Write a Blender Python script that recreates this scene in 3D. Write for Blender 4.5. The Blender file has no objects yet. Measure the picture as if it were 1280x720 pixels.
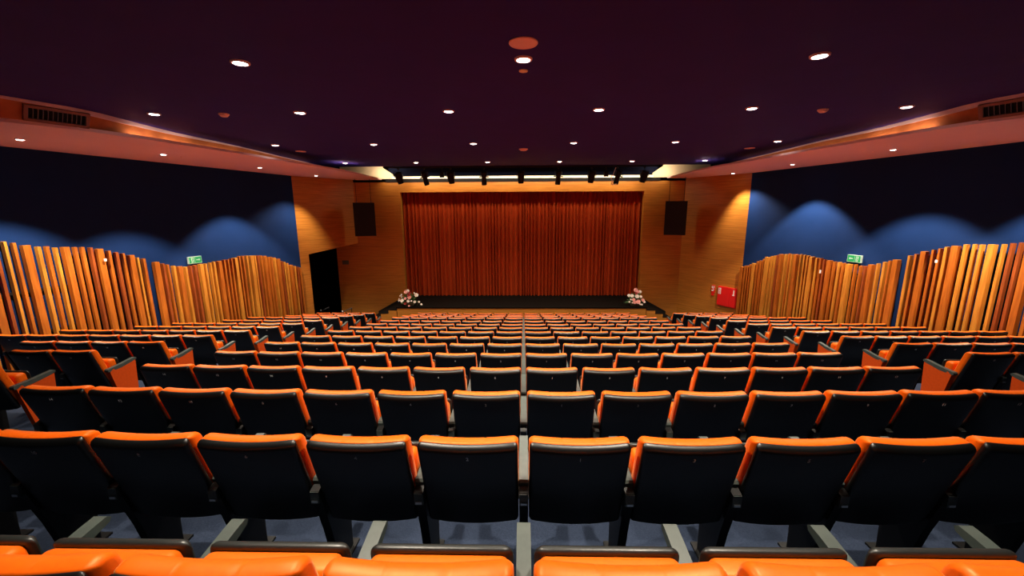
import bpy, bmesh, math, random
from mathutils import Vector, Matrix
random.seed(11)
S = bpy.context.scene
COL = S.collection
PI = math.pi

# ------------------------------------------------------------------ camera
cam_data = bpy.data.cameras.new('camera')
cam_data.sensor_width = 36.0
cam_data.lens = 14.173
cam_data.shift_x = -0.003454
cam_data.clip_end = 200
cam = bpy.data.objects.new('camera', cam_data)
COL.objects.link(cam)
RT = (0.99980277, 0.01933068, -0.00455456)
UP = (0.00074682, 0.19257640, 0.98128170)
FW = (-0.01984594, 0.98109156, -0.19252398)
cam.matrix_world = Matrix(((RT[0], UP[0], -FW[0], 0), (RT[1], UP[1], -FW[1], 0), (RT[2], UP[2], -FW[2], 4.5), (0, 0, 0, 1)))
S.camera = cam

# ------------------------------------------------------------------ light levels, world, exposure
DOWN_W = 430.0        # ceiling downlights
SOFFIT_W = 800.0       # downlights in the pink side soffits
STRIP_W = 14.0        # light strip above the stage opening
WORLD = 0.005
COVE_W = 0.9  # added, unseen lights for the cove faces
S.view_settings.view_transform = 'Standard'
S.view_settings.look = 'None'
S.view_settings.gamma = 1.0
S.view_settings.use_curve_mapping = False
S.view_settings.exposure = 0.25
w = bpy.data.worlds.new('world')
S.world = w
w.use_nodes = True
w.node_tree.nodes['Background'].inputs[0].default_value = (1.0, 0.72, 0.6, 1)
w.node_tree.nodes['Background'].inputs[1].default_value = WORLD
S.cycles.diffuse_bounces = 5
S.cycles.sample_clamp_indirect = 6.0

# ------------------------------------------------------------------ materials
def principled(name, color, rough=0.6, spec=0.5, metal=0.0, emit=None, estr=0.0):
    m = bpy.data.materials.new(name)
    m.use_nodes = True
    b = m.node_tree.nodes['Principled BSDF']
    b.inputs['Base Color'].default_value = (*color, 1)
    b.inputs['Roughness'].default_value = rough
    b.inputs['Specular IOR Level'].default_value = spec
    b.inputs['Metallic'].default_value = metal
    if emit:
        b.inputs['Emission Color'].default_value = (*emit, 1)
        b.inputs['Emission Strength'].default_value = estr
    return m

def noisy(name, c1, c2, scale=(1, 1, 1), nscale=5.0, detail=4.0, rough=0.6, spec=0.5, bump=0.0, lo=0.35, hi=0.65, sheen=0.0):
    m = principled(name, c1, rough, spec)
    nt = m.node_tree; N = nt.nodes; L = nt.links
    b = N['Principled BSDF']
    tc = N.new('ShaderNodeTexCoord'); mp = N.new('ShaderNodeMapping'); no = N.new('ShaderNodeTexNoise'); cr = N.new('ShaderNodeValToRGB')
    mp.inputs['Scale'].default_value = scale
    no.inputs['Scale'].default_value = nscale; no.inputs['Detail'].default_value = detail
    cr.color_ramp.elements[0].position = lo; cr.color_ramp.elements[1].position = hi
    cr.color_ramp.elements[0].color = (*c1, 1); cr.color_ramp.elements[1].color = (*c2, 1)
    L.new(tc.outputs['Object'], mp.inputs[0]); L.new(mp.outputs[0], no.inputs[0])
    L.new(no.outputs['Fac'], cr.inputs[0]); L.new(cr.outputs[0], b.inputs['Base Color'])
    if bump:
        bp = N.new('ShaderNodeBump'); bp.inputs['Strength'].default_value = bump; bp.inputs['Distance'].default_value = 0.01
        L.new(no.outputs['Fac'], bp.inputs['Height']); L.new(bp.outputs[0], b.inputs['Normal'])
    if sheen:
        b.inputs['Sheen Weight'].default_value = sheen
        b.inputs['Sheen Roughness'].default_value = 0.3
        b.inputs['Sheen Tint'].default_value = (1, 0.74, 0.32, 1)
    return m

M = {}
M['orange'] = noisy('orange_fabric', (0.88, 0.122, 0.001), (0.82, 0.110, 0.001), nscale=60, rough=0.46, spec=1.0, sheen=0.6)
M['orange'].node_tree.nodes['Principled BSDF'].inputs['IOR'].default_value = 1.34
M['orange'].node_tree.nodes['Principled BSDF'].inputs['Specular Tint'].default_value = (1.0, 0.78, 0.36, 1)
M['orange_panel'] = noisy('orange_felt', (0.66, 0.070, 0.003), (0.60, 0.062, 0.0025), nscale=40, rough=0.75, spec=0.2)
M['shell'] = principled('black_plastic', (0.0009, 0.0011, 0.0012), 0.40, 0.55)
M['pan'] = principled('charcoal_plastic', (0.012, 0.014, 0.013), 0.4, 0.5)
M['arm'] = noisy('grey_green_plastic', (0.060, 0.076, 0.068), (0.048, 0.062, 0.056), nscale=25, rough=0.45, spec=0.5)
M['steel_black'] = principled('black_steel', (0.003, 0.003, 0.0035), 0.5, 0.3)
M['chrome'] = principled('bright_steel', (0.5, 0.5, 0.5), 0.3, 0.5, 1.0)
M['white'] = principled('white_print', (0.95, 0.95, 0.95), 0.6)
M['carpet'] = noisy('blue_carpet', (0.022, 0.032, 0.060), (0.034, 0.048, 0.084), nscale=120, rough=0.95, spec=0.1, bump=0.2)
M['nosing'] = principled('step_nosing', (0.25, 0.24, 0.22), 0.5)
M['ceiling'] = noisy('purple_paint', (0.024, 0.012, 0.19), (0.027, 0.013, 0.21), nscale=2, rough=0.7, spec=0.2)
M['pink'] = noisy('salmon_paint', (0.96, 0.75, 0.77), (0.95, 0.73, 0.75), nscale=1.5, rough=0.7, spec=0.2)
M['cove'] = noisy('orange_brown_cove', (0.62, 0.20, 0.06), (0.48, 0.14, 0.045), nscale=3, rough=0.7, spec=0.2)
M['navy'] = noisy('navy_paint', (0.006, 0.026, 0.108), (0.007, 0.028, 0.116), nscale=3, rough=0.8, spec=0.1)
M['navy_dark'] = principled('dark_navy_paint', (0.006, 0.009, 0.03), 0.85, 0.1)
M['dark'] = principled('black_paint', (0.010, 0.010, 0.012), 0.8, 0.2)
M['passage_shade'] = principled('passage_shade_black', (0.003, 0.003, 0.003), 0.9, 0.1)  # shade of the side passage put into a near-black colour
M['stage'] = noisy('dark_stage_boards', (0.0025, 0.0018, 0.0012), (0.0045, 0.003, 0.002), scale=(1, 12, 1), nscale=3, rough=0.8, spec=0.08)
M['cream'] = principled('cream_paint', (0.90, 0.72, 0.52), 0.7, 0.2)
M['strip'] = principled('lit_strip', (0.9, 0.85, 0.7), 0.5, 0.2, emit=(1.0, 0.86, 0.62), estr=0.35)
M['lens'] = principled('lit_lamp', (1, 1, 1), 0.3, emit=(1.0, 0.93, 0.84), estr=18.0)
M['pale_lens'] = principled('unlit_lens', (0.85, 0.75, 0.5), 0.3)
M['red'] = principled('red_enamel', (0.75, 0.012, 0.012), 0.4)
M['green'] = principled('green_sign', (0.01, 0.28, 0.09), 0.4, emit=(0.0, 0.35, 0.10), estr=0.12)
M['signwhite'] = principled('sign_white', (0.42, 0.55, 0.45), 0.5, emit=(0.7, 1.0, 0.8), estr=0.15)
M['speaker'] = principled('speaker_black', (0.008, 0.008, 0.008), 0.7, 0.3)
M['leaf'] = noisy('dark_leaf', (0.03, 0.10, 0.03), (0.10, 0.20, 0.05), nscale=20, rough=0.6)
M['petal_white'] = principled('white_petal', (0.85, 0.78, 0.68), 0.6)
M['petal_pink'] = principled('pink_petal', (0.80, 0.38, 0.33), 0.6)
M['petal_red'] = principled('red_petal', (0.35, 0.02, 0.02), 0.6)
M['basket'] = noisy('wicker', (0.05, 0.03, 0.015), (0.09, 0.05, 0.02), nscale=40, rough=0.8)
M['metal_grey'] = principled('grey_metal', (0.16, 0.16, 0.17), 0.4, 0.5, 0.5)
M['vent_frame'] = principled('vent_frame', (0.30, 0.14, 0.10), 0.6)

def wood_panel():
    m = noisy('veneer_panel', (0.35, 0.122, 0.014), (0.54, 0.212, 0.031), scale=(0.5, 0.5, 14), nscale=3.0, detail=6, rough=0.42, spec=0.4, lo=0.3, hi=0.7)
    nt = m.node_tree; N = nt.nodes; L = nt.links
    b = N['Principled BSDF']; src = b.inputs['Base Color'].links[0].from_socket
    tc = N['Texture Coordinate']; sx = N.new('ShaderNodeSeparateXYZ'); L.new(tc.outputs['Object'], sx.inputs[0])
    mul = N.new('ShaderNodeMath'); mul.operation = 'MULTIPLY'; mul.inputs[1].default_value = 1 / 0.42
    fr = N.new('ShaderNodeMath'); fr.operation = 'FRACT'
    lt = N.new('ShaderNodeMath'); lt.operation = 'LESS_THAN'; lt.inputs[1].default_value = 0.02
    L.new(sx.outputs['Z'], mul.inputs[0]); L.new(mul.outputs[0], fr.inputs[0]); L.new(fr.outputs[0], lt.inputs[0])
    mx = N.new('ShaderNodeMix'); mx.data_type = 'RGBA'; mx.blend_type = 'MULTIPLY'
    mx.inputs['B'].default_value = (0.55, 0.5, 0.45, 1)
    L.new(lt.outputs[0], mx.inputs['Factor']); L.new(src, mx.inputs['A']); L.new(mx.outputs['Result'], b.inputs['Base Color'])
    return m
M['wood'] = wood_panel()
M['batten_light'] = noisy('pine_batten', (0.64, 0.27, 0.030), (0.48, 0.175, 0.018), scale=(8, 8, 0.7), nscale=3, detail=5, rough=0.6, spec=0.3)
M['batten_mid'] = noisy('orange_batten', (0.50, 0.145, 0.011), (0.36, 0.09, 0.007), scale=(8, 8, 0.7), nscale=3, detail=5, rough=0.6, spec=0.3)
M['batten_dark'] = noisy('red_brown_batten', (0.34, 0.075, 0.011), (0.24, 0.05, 0.008), scale=(8, 8, 0.7), nscale=3, detail=5, rough=0.6, spec=0.3)
M['curtain'] = noisy('rust_velvet', (0.42, 0.050, 0.007), (0.32, 0.036, 0.005), scale=(10, 10, 0.4), nscale=3, rough=0.75, spec=0.15)

# ------------------------------------------------------------------ mesh helpers
class MB:
    def __init__(s): s.v = []; s.f = []
    def add(s, vs, fs):
        o = len(s.v); s.v += [tuple(v) for v in vs]; s.f += [tuple(i + o for i in f) for f in fs]; return s
    def box(s, x0, x1, y0, y1, z0, z1):
        return s.add([(x0, y0, z0), (x1, y0, z0), (x1, y1, z0), (x0, y1, z0), (x0, y0, z1), (x1, y0, z1), (x1, y1, z1), (x0, y1, z1)],
                     [(3, 2, 1, 0), (4, 5, 6, 7), (0, 1, 5, 4), (1, 2, 6, 5), (2, 3, 7, 6), (3, 0, 4, 7)])
    def obox(s, c, ax, ay, az):
        c = Vector(c); ax = Vector(ax); ay = Vector(ay); az = Vector(az)
        vs = [c + sx * ax + sy * ay + sz * az for sz in (-1, 1) for (sx, sy) in ((-1, -1), (1, -1), (1, 1), (-1, 1))]
        return s.add(vs, [(3, 2, 1, 0), (4, 5, 6, 7), (0, 1, 5, 4), (1, 2, 6, 5), (2, 3, 7, 6), (3, 0, 4, 7)])
    def prism_x(s, poly, x0, x1):
        n = len(poly)
        vs = [(x0, y, z) for y, z in poly] + [(x1, y, z) for y, z in poly]
        return s.add(vs, [tuple(range(n - 1, -1, -1)), tuple(range(n, 2 * n))] + [(i, (i + 1) % n, n + (i + 1) % n, n + i) for i in range(n)])
    def prism_z(s, poly, z0, z1):
        n = len(poly)
        vs = [(x, y, z0) for x, y in poly] + [(x, y, z1) for x, y in poly]
        return s.add(vs, [tuple(range(n - 1, -1, -1)), tuple(range(n, 2 * n))] + [(i, (i + 1) % n, n + (i + 1) % n, n + i) for i in range(n)])
    def loft(s, loops, cap=True):
        n = len(loops[0]); vs = [p for l in loops for p in l]; fs = []
        for k in range(len(loops) - 1):
            for i in range(n):
                j = (i + 1) % n
                fs.append((k * n + i, k * n + j, (k + 1) * n + j, (k + 1) * n + i))
        if cap:
            fs.append(tuple(range(n - 1, -1, -1))); fs.append(tuple(range((len(loops) - 1) * n, len(loops) * n)))
        return s.add(vs, fs)
    def lathe(s, prof, seg=24, c=(0, 0, 0), cap=True):
        loops = [[(c[0] + r * math.cos(2 * PI * i / seg), c[1] + r * math.sin(2 * PI * i / seg), c[2] + z) for i in range(seg)] for r, z in prof]
        return s.loft(loops, cap)
    def tube(s, pts, r, seg=8):
        pts = [Vector(p) for p in pts]; loops = []
        for i, p in enumerate(pts):
            d = (pts[min(i + 1, len(pts) - 1)] - pts[max(i - 1, 0)]).normalized()
            a = d.orthogonal().normalized() if i == 0 else (a - d * a.dot(d)).normalized()
            b = d.cross(a)
            rr = r[i] if isinstance(r, (list, tuple)) else r
            loops.append([p + rr * (math.cos(2 * PI * k / seg) * a + math.sin(2 * PI * k / seg) * b) for k in range(seg)])
        return s.loft(loops)
    def strip(s, A, B):
        n = len(A)
        return s.add(list(A) + list(B), [(i, i + 1, n + i + 1, n + i) for i in range(n - 1)])
    def mesh(s, name, mat, sharp=35):
        me = bpy.data.meshes.new(name); me.from_pydata(s.v, [], s.f)
        bm = bmesh.new(); bm.from_mesh(me); bmesh.ops.recalc_face_normals(bm, faces=bm.faces); bm.to_mesh(me); bm.free()
        if sharp:
            me.shade_smooth(); me.set_sharp_from_angle(angle=math.radians(sharp))
        me.materials.append(mat); me.update()
        return me
    def build(s, name, mat, parent=None, sharp=35):
        return link(name, s.mesh(name, mat, sharp), parent)

def link(name, me, parent=None):
    o = bpy.data.objects.new(name, me); COL.objects.link(o)
    if parent: o.parent = parent
    return o

def tag(o, label, cat, group=None):
    o['label'] = label; o['category'] = cat
    if group: o['group'] = group
    return o

def thing(name, label, cat, loc=(0, 0, 0), rotz=0, group=None):
    o = bpy.data.objects.new(name, None); COL.objects.link(o)
    o.empty_display_size = 0.1
    o.location = loc; o.rotation_euler = (0, 0, rotz)
    return tag(o, label, cat, group)

def struct(name, mb, mat, sharp=30):
    o = mb.build(name, mat, None, sharp); o['kind'] = 'structure'; return o

def copy_tree(root, loc, rotz, label, group):
    r = root.copy(); COL.objects.link(r); r.location = loc; r.rotation_euler = (0, 0, rotz)
    r['label'] = label
    if group: r['group'] = group
    for ch in list(root.children):
        c = ch.copy(); COL.objects.link(c); c.parent = r
        for g in list(ch.children):
            d = g.copy(); COL.objects.link(d); d.parent = c
    return r

def interp(tab, y):
    if y <= tab[0][0]: return tab[0][1]
    for (a, va), (b, vb) in zip(tab, tab[1:]):
        if y <= b: return va + (vb - va) * (y - a) / (b - a)
    return tab[-1][1]

# ------------------------------------------------------------------ seating geometry
W = 0.55
ROW_Y = lambda k: 0.8755 + 0.9391 * k
TOP_Z = {10: 1.61, 11: 1.435, 12: 1.232, 13: 1.022, 14: 0.832}
SEAT_H = 0.98
def row_top(k): return TOP_Z.get(k, 4.5 - 0.907 - 0.1999 * k)
def row_floor(k): return row_top(k) - SEAT_H
FZ = -0.148
XI_L, XI_R = 5.37, 5.33
def off(x):
    a = abs(x)
    return 0.0046 * min(a, 3.9) ** 2 if a < 3.9 else 0.075

def floor_z(y, x=0):
    k = math.floor((y - off(x) - ROW_Y(0) + 0.16) / 0.9391)
    return row_floor(min(max(k, -3), 14)) if k <= 14 else FZ

def wall_x(side, y): return (8.33 if side < 0 else 8.02) + 0.21 * (14.8 - y)

# ------------------------------------------------------------------ floor: stepped treads
mb = MB()
xs = [-12.6, -9, -7, -5.2, -3.95, -3, -2, -1, 0, 1, 2, 3, 3.95, 5.2, 7, 9, 12.6]
for k in range(-3, 15):
    y0, y1, z = ROW_Y(k) - 0.16, ROW_Y(k + 1) - 0.16, row_floor(k)
    if k == 14: y1 = 19.0
    A = [(x, y0 + off(x), z) for x in xs]; B = [(x, y1 + (off(x) if k < 14 else 0), z) for x in xs]
    mb.strip(A, B)
    if k < 14:
        zn = row_floor(k + 1)
        mb.strip(B, [(x, y, zn) for x, y, _ in B])
struct('floor', mb, M['carpet'])

# half steps in the two aisles, each with a pale nosing strip
def aisle_step(k, x0, x1, side):
    y0 = ROW_Y(k) - 0.16 + off(5); zf = row_floor(k); zp = row_floor(k - 1)
    zc = zf + (zp - zf) * 0.5
    if zp - zf < 0.05: return
    t = thing('aisle_step', 'blue carpeted half step in the %s aisle, %s row from the stage' % (side, ORD[14 - k]), 'step', ((x0 + x1) / 2, y0 + 0.005, zf), 0, 'carpeted half steps in the %s aisle' % side)
    h = (x1 - x0) / 2
    MB().box(-h, h, 0, 0.40, 0.001, zc - zf).build('tread', M['carpet'], t)
    MB().box(-h, h, 0.395, 0.425, zc - zf - 0.03, zc - zf + 0.004).build('nosing', M['nosing'], t)
ORD = ['first', 'second', 'third', 'fourth', 'fifth', 'sixth', 'seventh', 'eighth', 'ninth', 'tenth', 'eleventh', 'twelfth', 'thirteenth', 'fourteenth', 'fifteenth']
for k in range(2, 14):
    aisle_step(k, -5.30, -3.98, 'left')
    aisle_step(k, 3.98, 5.23, 'right')

# ------------------------------------------------------------------ walls
for side, name in ((-1, 'left'), (1, 'right')):
    ye = 14.95
    mb = MB()
    a = [(side * wall_x(side, y), y) for y in (-2.0, ye)]
    b = [(side * (wall_x(side, y) + 0.15), y) for y in (ye, -2.0)]
    mb.prism_z(a + b, FZ, 6.3)
    struct('wall_' + name, mb, M['navy'])

# wood wing walls from the side walls in to the stage wall
FY = 17.2
def wing(side):
    ax, ay = side * (8.33 if side < 0 else 8.02), 14.8
    bx, by = (-7.10 if side < 0 else 6.664), FY
    d = Vector((bx - ax, by - ay, 0)); L = d.length; d.normalize(); n = Vector((d.y, -d.x, 0)) * (1 if side < 0 else -1)
    return Vector((ax, ay, 0)), d, n, L      # n faces away from the hall on neither: see use
o, d, n, L = wing(1)
back = Vector((d.y, -d.x, 0)); back = back if back.y > 0 else -back
mb = MB()
def quad_prism(mb, o, d, back, poly, th):
    f = [o + d * u + Vector((0, 0, z)) for u, z in poly]; g = [p + back * th for p in f]; m = len(poly)
    mb.add(f + g, [tuple(range(m)), tuple(range(2 * m - 1, m - 1, -1))] + [(i, (i + 1) % m, m + (i + 1) % m, m + i) for i in range(m)])
quad_prism(mb, o, d, back, [(0, FZ), (L, FZ), (L, 5.75), (0, 5.75)], 0.12)
struct('wall_right_wing', mb, M['wood'], 0)
RW = (o, d, back, L)
o, d, n, L = wing(-1)
back = Vector((d.y, -d.x, 0)); back = back if back.y > 0 else -back
u1 = ((Vector((-8.164, 15.125, 0)) - o).dot(d))
mb = MB()
quad_prism(mb, o, d, back, [(0, FZ), (u1, FZ), (u1, 2.84), (L, 3.09), (L, 5.75), (0, 5.75)], 0.14)
struct('wall_left_wing', mb, M['wood'], 0)

# stage wall with the proscenium opening (posts, header) and its extension behind the left wing
OX0, OX1, OZ = -5.16, 5.00, 5.20
mb = MB()
mb.box(-8.05, OX0, FY, FY + 0.25, FZ, 5.61).box(OX1, 7.6, FY, FY + 0.25, FZ, 5.61).box(OX0, OX1, FY, FY + 0.25, OZ, 5.61)
struct('wall_stage', mb, M['wood'], 0)
mb = MB(); mb.box(-10.5, -10.3, 14.6, 20.0, FZ, 5.6).box(-10.3, -8.50, 14.97, 15.1, FZ, 5.6).box(-10.3, -8.0, 18.3, 18.45, FZ, 5.6).box(-8.05, -7.9, FY + .26, 18.3, FZ, 5.6)
mb.prism_z([(-10.3, 15.1), (-8.46, 15.1), (-7.36, FY - .01), (-7.36, FY + .24), (-8.06, FY + .26), (-8.06, 18.3), (-10.3, 18.3)], 5.45, 5.6)
struct('wall_side_passage', mb, M['passage_shade'], 0)  # passage walls coloured near-black for the shade in the opening
# navy wall above the header, cream returns at either end, dark trim line
mb = MB(); mb.box(-5.6, 5.5, FY + 0.05, FY + 0.3, 5.61, 7.2)
struct('wall_above_stage', mb, M['navy_dark'], 0)
mb = MB()
for s, xa, xb in ((-1, -7.6, -5.40), (1, 7.6, 5.28)):
    f = [(xa, FY - 0.02, 5.745), (xb, FY - 0.02, 5.745), (xb, FY - 0.02, 5.92), (xb + s * 0.42, FY - 0.02, 6.20), (xb + s * 0.42, FY - 0.02, 7.0), (xa, FY - 0.02, 7.0)]
    g = [(x, y + 0.06, z) for x, y, z in f]
    m = len(f)
    mb.add(f + g, [tuple(range(m)), tuple(range(2 * m - 1, m - 1, -1))] + [(i, (i + 1) % m, m + (i + 1) % m, m + i) for i in range(m)])
struct('wall_above_stage_ends', mb, M['cream'], 0)
mb = MB(); mb.box(-5.72, 5.6, FY - 0.05, FY + 0.0, 5.61, 5.72)
struct('trim_1', mb, M['dark'], 0)

# stage platform
mb = MB(); mb.box(-5.02, 4.80, 15.44, 19.8, FZ, 0.655)
struct('stage_platform', mb, M['wood'], 0)
mb = MB(); mb.box(-5.05, 4.83, 15.42, 19.8, 0.655, 0.70)
struct('stage_floor', mb, M['stage'], 0)
mb = MB(); mb.box(-10, 10, 19.8, 20.0, FZ, 7.4)
struct('wall_back_of_stage', mb, M['dark'], 0)

# ------------------------------------------------------------------ ceiling and soffits
CZ_ = 6.0
EDGE = [(-2, 7.35), (4.5, 7.12), (5.57, 6.89), (5.85, 6.78), (6.2, 6.66), (6.6, 6.64), (7.5, 6.76), (8.24, 6.84), (9.95, 6.80), (12, 6.92), (14.81, 7.02)]
LIP = [(-2, 7.95), (4, 7.60), (5.2, 7.30), (5.69, 7.12), (6.0, 6.90), (6.31, 6.72), (7.14, 6.48), (9.05, 6.17), (11.4, 5.91), (12.77, 5.74), (14.5, 5.72), (17.14, 5.87)]
BASE = [(-2, 7.90), (4.5, 7.50), (5.2, 7.26), (5.69, 7.06), (6.0, 6.88), (6.31, 6.75), (7.14, 6.72), (8.24, 6.82), (9.95, 6.80), (12, 6.92), (14.81, 7.02)]
poly = [(-x, y) for y, x in EDGE] + [(x, y) for y, x in reversed(EDGE)]
mb = MB(); mb.prism_z(poly, CZ_, CZ_ + 0.12)
struct('ceiling', mb, M['ceiling'], 0)
mb = MB(); mb.box(-7.02, 7.02, 14.69, 14.81, CZ_ + 0.12, 6.9)
struct('trim_2', mb, M['dark'], 0)
mb = MB(); mb.box(-10.3, 8.3, 14.7, 20, 7.2, 7.4)
struct('ceiling_above_stage', mb, M['navy_dark'], 0)
SZ = 5.70
for side, name in ((-1, 'left'), (1, 'right')):
    ys = sorted(set([y for y, _ in LIP] + [2, 3, 8, 10, 13.5, 14.8]))
    lip = [(side * interp(LIP, y), y) for y in ys]
    outer = [(side * (wall_x(side, y) + (0.05 if y < 14.6 else 0.0)), y) for y in ys if y < 14.81] + [(side * 6.9, 17.14)]
    mb = MB(); mb.prism_z(lip + outer[::-1], SZ, SZ + 0.05)
    struct('ceiling_soffit_' + name, mb, M['pink'], 0)
    yb = [y for y, _ in BASE]
    A = [(side * interp(BASE, y), y, SZ + 0.05) for y in yb]; B = [(side * (interp(EDGE, y) + 0.0), y, CZ_) for y in yb]
    C = [(side * (interp(EDGE, y) + 0.3), y, CZ_) for y in yb]; D = [(side * (interp(BASE, y) + 0.3), y, SZ + 0.05) for y in yb]
    mb = MB(); mb.loft([[a, b, c, d] for a, b, c, d in zip(A, B, C, D)])
    struct('wall_%s_cove' % name, mb, M['cove'], 25)
    ye = [y for y, _ in EDGE]
    thick = [(-2, .03), (5.5, .03), (6.2, .05), (6.8, .08), (7.8, .06), (9.5, .03), (14.81, .02)]
    mb = MB()
    mb.loft([[(side * (interp(EDGE, y) - 0.015), y, CZ_ - 0.001), (side * (interp(EDGE, y) - 0.015), y, CZ_ - interp(thick, y)), (side * (interp(EDGE, y) + 0.03), y, CZ_ - interp(thick, y)), (side * (interp(EDGE, y) + 0.03), y, CZ_ - 0.001)] for y in ye])
    struct('trim_%d' % (3 if side < 0 else 4), mb, M['pink'], 25)

# ------------------------------------------------------------------ stage curtain
curt = thing('stage_curtain', 'rust red pleated velvet curtain closed across the stage', 'curtain', (0, 17.66, 0.705))
rng = random.Random(5)
def curtain_half(x0, x1):
    mb = MB(); n = int((x1 - x0) / 0.012); zs = [0.0, 0.3, 1.2, 2.4, 3.6, 4.62]
    ph = 0; P = []
    x = x0; wl = 0.16; nxt = x0; amp = 0.06
    for i in range(n + 1):
        x = x0 + (x1 - x0) * i / n
        if x >= nxt:
            wl = rng.uniform(0.10, 0.22); amp = rng.uniform(0.06, 0.11); nxt = x + wl; start = x
        P.append((x, amp * math.sin(2 * PI * (x - start) / wl)))
    prev = None
    rows = [[(x, y * (0.55 + 0.45 * (1 - z / 4.62)) + 0.01 * math.sin(x * 9 + z), z) for x, y in P] for z in zs]
    for a, b in zip(rows, rows[1:]): mb.strip(a, b)
    return mb
curtain_half(-5.30, 0.01).build('curtain_panel', M['curtain'], curt, 80)
curtain_half(0.0, 5.15).build('curtain_panel', M['curtain'], curt, 80)
MB().tube([(-5.35, 0, 4.66), (5.2, 0, 4.66)], 0.03).build('curtain_rail', M['steel_black'], curt)

# light strip along the top of the header
st = thing('light_strip', 'pale lit strip running above the wooden stage header', 'light', (-0.03, FY - 0.12, 5.785))
MB().box(-5.38, 5.30, -0.05, 0.04, -0.045, 0.045).build('diffuser', M['strip'], st, 0)
MB().box(-5.38, 5.30, 0.04, 0.07, -0.06, 0.06).build('housing', M['steel_black'], st, 0)
for i in range(6):
    ld = bpy.data.lights.new('strip_light', 'AREA'); ld.shape = 'RECTANGLE'; ld.size = 1.5; ld.size_y = 0.12
    ld.energy = STRIP_W; ld.color = (1.0, 0.80, 0.52)
    lo = bpy.data.objects.new('strip_light', ld); COL.objects.link(lo); lo.parent = st
    lo.location = (-4.0 + 1.6 * i, -0.35, -0.03); lo.rotation_euler = (math.radians(28), 0, 0)

for sx_ in (-1, 1):  # added lights brightening the cream ends, not part of the strip
    ld = bpy.data.lights.new('added_cream_fill', 'AREA'); ld.shape = 'RECTANGLE'; ld.size = 0.8; ld.size_y = 0.1; ld.energy = 9; ld.color = (1.0, 0.80, 0.52)
    lo = bpy.data.objects.new('added_cream_fill', ld); COL.objects.link(lo); lo.parent = st
    lo.location = (sx_ * 5.55, -0.5, 0.12); lo.rotation_euler = (math.radians(105), 0, 0)
# added warm lights, unseen on top of the soffits, brightening the orange cove faces
for side, nm in ((-1, 'left'), (1, 'right')):
    t = thing('added_cove_light', 'added warm light line, unseen on top of the %s pink soffit' % nm, 'light', (0, 0, 0))
    for ya, yb_ in ((7.05, 7.8), (7.8, 8.6), (8.6, 10.2), (10.2, 11.8), (11.8, 13.4)):
        ym = (ya + yb_) / 2; x1 = interp(BASE, ym) - .14; L_ = yb_ - ya
        MB().box(-.012, .012, -L_ / 2 + .02, L_ / 2 - .02, 0, .014).build('added_light_channel', M['steel_black'], t, 0).location = (side * x1, ym, SZ + .0502)
        ld = bpy.data.lights.new('added_cove_beam', 'AREA'); ld.shape = 'RECTANGLE'; ld.size = 0.04; ld.size_y = L_ - .1; ld.energy = COVE_W; ld.color = (1.0, 0.72, 0.5)
        lo = bpy.data.objects.new('added_cove_beam', ld); COL.objects.link(lo); lo.parent = t
        lo.location = (side * x1, ym, SZ + .085); lo.rotation_euler = (0, math.radians(-95) * side, 0)

# ------------------------------------------------------------------ ceiling fixtures
ring_me = MB().lathe([(0.066, -0.012), (0.070, -0.020), (0.088, -0.018), (0.092, -0.010), (0.092, -0.0005), (0.066, -0.0005), (0.066, -0.012)], 28, cap=False).mesh('trim_ring', M['pink'])
lens_me = MB().lathe([(0.064, -0.001), (0.062, -0.012), (0.045, -0.022), (0.02, -0.027), (0.001, -0.028)], 24).mesh('lamp_lens', M['lens'])
sring_me = MB().lathe([(0.050, -0.008), (0.054, -0.013), (0.066, -0.012), (0.070, -0.006), (0.070, -0.0005), (0.050, -0.0005), (0.050, -0.008)], 24, cap=False).mesh('trim_ring', M['pink'])
slens_me = MB().lathe([(0.050, -0.001), (0.048, -0.010), (0.03, -0.018), (0.001, -0.020)], 20).mesh('lamp_lens', M['lens'])
def spot_data(name, watts, deg, blend, col, rad):
    ld = bpy.data.lights.new(name, 'SPOT'); ld.energy = watts; ld.spot_size = math.radians(deg); ld.spot_blend = blend
    ld.color = col; ld.shadow_soft_size = rad; return ld
DL = spot_data('downlight_beam', DOWN_W, 118, 0.85, (1.0, 0.87, 0.70), 0.05)
SLE = spot_data('soffit_beam_end', SOFFIT_W * 0.6, 96, 0.5, (1.0, 0.84, 0.66), 0.06)
SL = spot_data('soffit_beam', SOFFIT_W, 94, 0.32, (1.0, 0.84, 0.66), 0.04)
def downlight(name, x, y, z, label, group, rm, lm, ld):
    t = thing(name, label, 'ceiling light', (x, y, z), 0, group)
    link('trim_ring', rm, t); link('lamp_lens', lm, t)
    lo = bpy.data.objects.new('beam', ld); COL.objects.link(lo); lo.parent = t; lo.location = (0, 0, -0.04)
    if abs(x) > 5.5 and z > 5.9: lo.rotation_euler = (0, math.radians(26) * (1 if x > 0 else -1), 0)   # outer lamps tilt inwards
    if z < 5.9 and y > 14:
        lo.rotation_euler = (Vector((0.02 * (1 if x > 0 else -1), -0.30, -1))).to_track_quat('-Z', 'Y').to_euler()
    return t
GX = [-5.81, -3.49, -1.16, 1.16, 3.49, 5.81]
rows_ = [(4.47, [-2.92, 0.0, 2.97], 'row of three nearest the camera'), (6.64, GX, 'second row of six'), (9.80, GX, 'third row of six'), (13.56, GX, 'last row of six before the stage')]
for y, xs_, what in rows_:
    for i, x in enumerate(xs_):
        downlight('downlight', x, y, CZ_, 'round white ceiling downlight, %s from left in the %s' % (ORD[i], what), 'recessed downlights in the purple ceiling', ring_me, lens_me, DL)
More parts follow.
